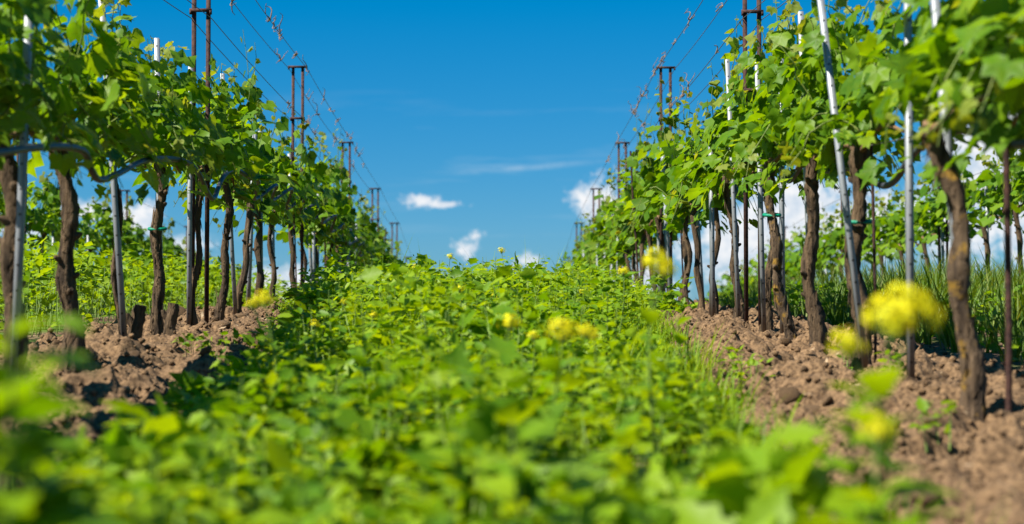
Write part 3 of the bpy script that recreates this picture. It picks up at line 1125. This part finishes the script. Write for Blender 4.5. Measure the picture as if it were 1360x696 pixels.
def edge_r(y):
    return np.interp(y / U, [.3, .6, 1.1, 1.8, 2.2, 2.7], [.44, .49, .56, .66, .88, 1.36]) + .14 * (fbm(y * .9, y * 0 + 9, 3, 5) - .5) * 2


r = np.random.RandomState(21)
b = Batch()


def strip_points(n, z0, z1, pw, r):
    y = U * (z0 + (z1 - z0) * r.rand(n) ** pw)
    l, e = edge_l(y), edge_r(y)
    u = r.rand(n)
    u = u + .03 * r.randn(n)
    return l + (e - l) * u, y




def clumped(n, per, z0, z1, smin, smax, leaves, rad):
    """weeds grow in bushy tufts of uneven height with shaded gaps between them"""
    cx, cy = strip_points(n, z0, z1, 1.0, r)
    ch = veg_h(cx, cy) * np.exp(np.clip(r.randn(n) * .42, -.8, .4))
    cs = np.exp(np.clip(r.randn(n) * .42, -.7, .55))
    cc = r.rand(n)
    cr = rad * r.uniform(.6, 1.4, n)
    i = np.repeat(np.arange(n), per)
    q = np.sqrt(r.rand(len(i)))
    a = r.rand(len(i)) * 6.283
    x, y = cx[i] + np.cos(a) * q * cr[i], cy[i] + np.sin(a) * q * cr[i]
    ch = np.minimum(ch, .36)
    h = ch[i] * (1.12 - .6 * q ** 2) * r.uniform(.75, 1.15, len(i))
    leafy(b, x, y, h, leaves, smin, smax, r, size=cs[i], tone=cc[i])


clumped(440, 5, .2, 1.25, .016, .08, 12, .075)
clumped(880, 5, 1.2, 2.6, .015, .066, 14, .085)
clumped(600, 5, 2.55, 4.4, .02, .066, 14, .1)
# a thin low layer of small leaves under the tufts
x, y = strip_points(2400, .2, 3.0, 1.0, r)
leafy(b, x, y, veg_h(x, y) * .35, 8, .012, .035, r)
# upright leafy stems standing out of the tufts
x, y = strip_points(420, .5, 2.5, 1.0, r)
leafy(b, x, y, np.minimum(veg_h(x, y) * r.uniform(1.1, 1.45, 420) + .03, np.interp(y / U, [.5, 1.5, 2.5], [.2, .3, .4])), 17, .014, .05, r, spreadf=.6)
x, y = strip_points(700, .25, 2.6, 1.0, r)
blades(b, x, y, veg_h(x, y) * 1.1, 7, .007, r)
# grassy fringe along the soil on the sunlit side
y = U * (.35 + 1.7 * r.rand(230))
x = edge_r(y) + .03 + r.randn(230) * .08
blades(b, x, y, .13 + .1 * r.rand(230), 9, .006, r)
cover = b.build('ground_cover', [WEED_LEAF, STEMG])
tag(cover, 'dense bright green weeds filling the path between the vine rows', 'weeds', kind='stuff')

# between the shaded row and the next one
b = Batch()
n = 3600
y = U * (1.0 + 3.6 * r.rand(n))
x = -2.25 - 4.5 * r.rand(n) ** 1.1
leafy(b, x, y, .22 + .34 * fbm(x * 1.2, y * 1.2, 3, 31) + .12 * r.rand(n), 12, .035, .085, r)
o = b.build('ground_cover', [WEED_LEAF, STEMG])
tag(o, 'leafy green weeds growing behind the shaded hose row', 'weeds', kind='stuff')
# tall grass behind the sunlit row
b = Batch()
n = 2600
y = U * (.9 + 3.6 * r.rand(n))
x = 2.12 + 4.2 * r.rand(n) ** 1.2
hh = (.3 + .32 * fbm(x * .9, y * .9, 3, 77)) * np.interp(x, [2.0, 2.6], [.5, 1.0])
blades(b, x, y, hh, 10, .013, r)
o = b.build('tall_grass', GRASS_MAT)
tag(o, 'tall green grass growing behind the sunlit lichen row', 'grass', kind='stuff')
b = Batch()
n = 1500
y = U * (.9 + 3.6 * r.rand(n))
x = 2.0 + 4.2 * r.rand(n)
leafy(b, x, y, .1 + .22 * fbm(x * 1.2, y * 1.2, 3, 37), 10, .03, .07, r)
o = b.build('ground_cover', [WEED_LEAF, STEMG])
tag(o, 'low leafy weeds among the tall grass behind the lichen row', 'weeds', kind='stuff')

# sprigs on the bare soil
for k, (px, py, z) in enumerate([(1010, 495, 1.35), (985, 497, 1.4), (1130, 470, 1.4), (270, 490, 1.5), (262, 478, 1.55), (300, 470, 1.6), (1075, 590, .8), (1050, 640, .68), (1240, 555, .95), (1190, 470, 1.3)]):
    x, y = (px - 653) * z / 490, z * U
    rr = np.random.RandomState(600 + k)
    b = Batch()
    leafy(b, np.full(3, x) + rr.randn(3) * .03, np.full(3, y) + rr.randn(3) * .03, np.full(3, .11), 8, .025, .05, rr, spreadf=.7)
    o = b.build('seedling', [WEED_LEAF, STEMG])
    tag(o, 'small green seedling sprouting from the bare soil', 'seedling', 'seedlings on the bare soil')


# ------------------------------------------------------------------ yellow-flowered mustard and other single weeds
def leaf_part(T, mat):
    bb = Batch()
    bb.add(T[0], T[1], 0.0)
    return bb.mesh('leaf', mat, True)


def big_leaf(seed):
    """lobed mustard leaf, one unit long"""
    n = 9
    s = np.linspace(0, 1, n)
    w = .03 + .3 * np.sin(np.clip(s * 1.06, 0, 1) * np.pi) ** .8 * (1 + .18 * np.where(np.arange(n) % 2, 1, -1))
    w[-1] = .01
    rr = np.random.RandomState(seed)
    cz = .12 * np.sin(s * 2.2) - .3 * s ** 2 * rr.uniform(.3, 1)
    v, f = [], []
    for i in range(n):
        v += [[-w[i], s[i], cz[i] + w[i] * .25], [0, s[i], cz[i]], [w[i], s[i], cz[i] + w[i] * .22]]
    for i in range(n - 1):
        a = i * 3
        f += [[a, a + 1, a + 4], [a, a + 4, a + 3], [a + 1, a + 2, a + 5], [a + 1, a + 5, a + 4]]
    return np.array(v), np.array(f)


BIGLEAF = [leaf_part(big_leaf(i), WEED_LEAF) for i in range(4)]


def flower_head(r, size):
    """raceme: many four-petalled florets round the stem tip"""
    b = Batch()
    nf = 32
    stalk = (np.array([[-.5, 0, 0], [.5, 0, 0], [0, 0, .8], [0, 1, 0]]), np.array([[0, 1, 3], [1, 2, 3], [2, 0, 3]]))
    pet = (np.array([[0, 0, 0], [.3, .55, .05], [.2, .95, .02], [-.2, .95, .02], [-.3, .55, .05]]), np.array([[0, 1, 2], [0, 2, 3], [0, 3, 4]]))
    for i in range(nf):
        u = i / nf
        a = i * 2.4
        el = 1.3 - 1.6 * u + r.uniform(-.2, .2)
        d = np.array([math.cos(a) * math.cos(el), math.sin(a) * math.cos(el), math.sin(el)])
        c = d * size * (.45 + .85 * r.rand()) * np.array([1, 1, .9])
        t1 = np.cross(d, [.3, .2, .9])
        t1 /= np.linalg.norm(t1)
        t2 = np.cross(d, t1)
        tips = np.array([t1 * math.cos(q) + t2 * math.sin(q) for q in np.arange(4) * np.pi / 2 + r.rand()]) + d * .25
        b.scatter(pet[0], pet[1], np.tile(c, (4, 1)), frames(np.tile(d, (4, 1)), tips), np.full(4, size * .36 * r.uniform(.7, 1.15)), np.full(4, r.rand()))
        b.scatter(stalk[0], stalk[1], np.array([[0, 0, -size * .7]]), frames(np.array([t1]), np.array([c + [0, 0, size * .7]])), np.array([[.0016, np.linalg.norm(c + [0, 0, size * .7]), .0016]]), np.zeros(1), 1)
        if i % 3 == 0:
            b.scatter(OVATE[0], OVATE[1], np.array([[0, 0, size * .35]]), frames(np.array([t1]), np.array([d + [0, 0, .6]])), np.array([size * .5]), np.zeros(1), 1)
    return b


def mustard(px, py, z, label, size=.03, group=None, nleaf=8, seed=0, flower=True, leafsize=.09, lean=None, heads=None):
    r = np.random.RandomState(seed)
    tipp = W3(px, py, z)
    lx = r.uniform(-.05, .05) if lean is None else lean
    x, y = tipp[0] - lx, tipp[1]
    z0 = g1(x, y)
    h = max(.1, tipp[2] - z0)
    root = bpy.data.objects.new('mustard_plant' if flower else 'broadleaf_weed', None)
    COL.objects.link(root)
    root.location = (x, y, z0)
    tag(root, label, 'wildflower' if flower else 'weed', group)
    s = np.linspace(0, 1, 9)
    p = np.stack([lx * s ** 1.5 + .01 * np.sin(s * 5 + seed), .01 * np.cos(s * 6 + seed) - .01, -.01 + (h + .01) * s], -1)
    b = Batch()
    tube(b, p, np.linspace(.0045, .0018, 9), 6)
    b.build('stem', STEMG, root, True)
    for i in range(nleaf):
        t = .12 + .78 * (i + r.rand() * .6) / nleaf * (.85 if flower else 1.05)
        c = np.array([np.interp(t, s, p[:, k]) for k in range(3)])
        a = i * 2.4 + r.uniform(-.5, .5)
        d = np.array([[math.cos(a), math.sin(a), r.uniform(-.2, .5)]])
        nr = np.array([[-.35 * math.cos(a), -.35 * math.sin(a), 1.0]]) + r.randn(1, 3) * .2
        M = frames(nr, d)[0]
        L = leafsize * r.uniform(.6, 1.1) * (1.1 - .5 * t)
        lf = link('leaf', BIGLEAF[r.randint(4)], root)
        lf.matrix_local = Matrix([[*M[0] * L, c[0]], [*M[1] * L, c[1]], [*M[2] * L, c[2]], [0, 0, 0, 1]])
    if flower:
        for (dx, dz, sc) in (heads or [(0, 0, 1)]):
            o = flower_head(r, size * sc).build('flower_head', [PETAL, STEMG], root)
            o.location = (p[-1][0] + dx, p[-1][1], p[-1][2] + dz - size * .3)
            if dx:
                b = Batch()
                tube(b, [p[6], p[6] * .4 + np.array([p[-1][0] + dx, p[-1][1], p[-1][2] + dz]) * .6 + [0, 0, -.02], [p[-1][0] + dx, p[-1][1], p[-1][2] + dz - size * .3]], .0018, 5)
                b.build('stem', STEMG, root, True)


mustard(1192, 415, .50, 'mustard plant with the largest yellow flower heads in front of bare soil', .036, seed=1, leafsize=.135, nleaf=16, lean=.03, heads=[(0, 0, 1), (.022, .012, 1.05), (-.065, -.035, .62)])
mustard(865, 343, .80, 'tall mustard plant with a single yellow head reaching above the weeds', .032, seed=2, nleaf=8, heads=[(0, 0, 1), (.02, -.02, .8)])
mustard(740, 436, .78, 'mustard plant with paired yellow heads amid the path weeds', .032, seed=3, heads=[(0, 0, 1), (.05, .0, .6)])
mustard(675, 426, 1.0, 'mustard plant with small yellow head beside the paired-head mustard', .027, seed=4)
mustard(355, 396, .95, 'mustard plant with fuzzy yellow head near the shaded vine trunks', .026, seed=5, heads=[(0, 0, 1), (-.03, -.01, .6)])
mustard(1176, 566, .47, 'short mustard plant with greenish yellow bud head over bare soil', .022, seed=6, nleaf=14, leafsize=.13)
FL = [(612, 380, 1.5, .014), (668, 330, 2.5, .018), (460, 398, 1.5, .012), (418, 427, 1.3, .012), (783, 440, 1.0, .013), (705, 442, 1.1, .012), (828, 357, 1.5, .018), (553, 352, 2.6, .02),
      (690, 352, 2.6, .02), (598, 338, 2.6, .018), (640, 352, 2.7, .015), (725, 360, 2.5, .015), (520, 372, 2.0, .013), (575, 400, 1.5, .012), (500, 415, 1.4, .012), (655, 390, 1.6, .012), (770, 385, 1.8, .013), (540, 360, 2.3, .015)]
for k, (px, py, z, sz) in enumerate(FL):
    mustard(px, py + 2, z, 'small yellow mustard flower poking out of the path weeds', sz * 1.35, 'small mustard flowers among the path weeds', 6, 30 + k, leafsize=.06)

# single broad-leaved weeds standing out of focus in the foreground
WD = [(40, 375, .40, .15, 'tall broadleaf weed beneath the half hidden trunk with large soft leaves'), (42, 455, .42, .13, None), (10, 430, .40, .15, None), (20, 500, .38, .14, None), (30, 560, .42, .1, None), (690, 560, .5, .1, None),
      (520, 470, .75, .09, None), (455, 500, .7, .09, None), (820, 500, .72, .1, None), (880, 470, .85, .1, None), (600, 540, .6, .09, None), (940, 560, .6, .09, None), (760, 600, .5, .09, None),
      (300, 625, .5, .1, None), (170, 640, .46, .1, None), (400, 610, .5, .09, None), (560, 640, .46, .08, None), (860, 630, .46, .09, None), (1140, 520, .5, .09, None), (290, 560, .62, .08, None),
      (480, 420, 1.05, .08, None), (560, 430, 1.0, .08, None), (640, 470, .85, .08, None), (900, 420, 1.1, .08, None), (330, 500, .75, .09, None), (985, 560, .62, .08, None), (110, 640, .5, .1, None), (60, 640, .45, .09, None), (130, 592, .44, .1, None), (215, 600, .46, .1, None), (60, 575, .42, .11, None), (20, 620, .42, .1, None)]
rw = np.random.RandomState(77)
for k in range(46):           # more of them further up the path, uneven in height
    z = .75 + 1.55 * (k + rw.rand()) / 46
    x = rw.uniform(-.72, .5)
    hh = float(np.interp(z, [.7, 1.2, 2.3], [.2, .27, .4])) * rw.uniform(.75, 1.15)
    WD.append((653 + x * 490 / z, 425 - (g1(x, z * U) + hh) * 490 / z, z, rw.uniform(.055, .085), None))
for k, (px, py, z, ls, lab) in enumerate(WD):
    mustard(px, py, z, lab or 'single broad-leaved weed rising out of the path weeds', 0, None if lab else 'broadleaf weeds standing out of the path', 14, 70 + k, False, ls * 1.15)
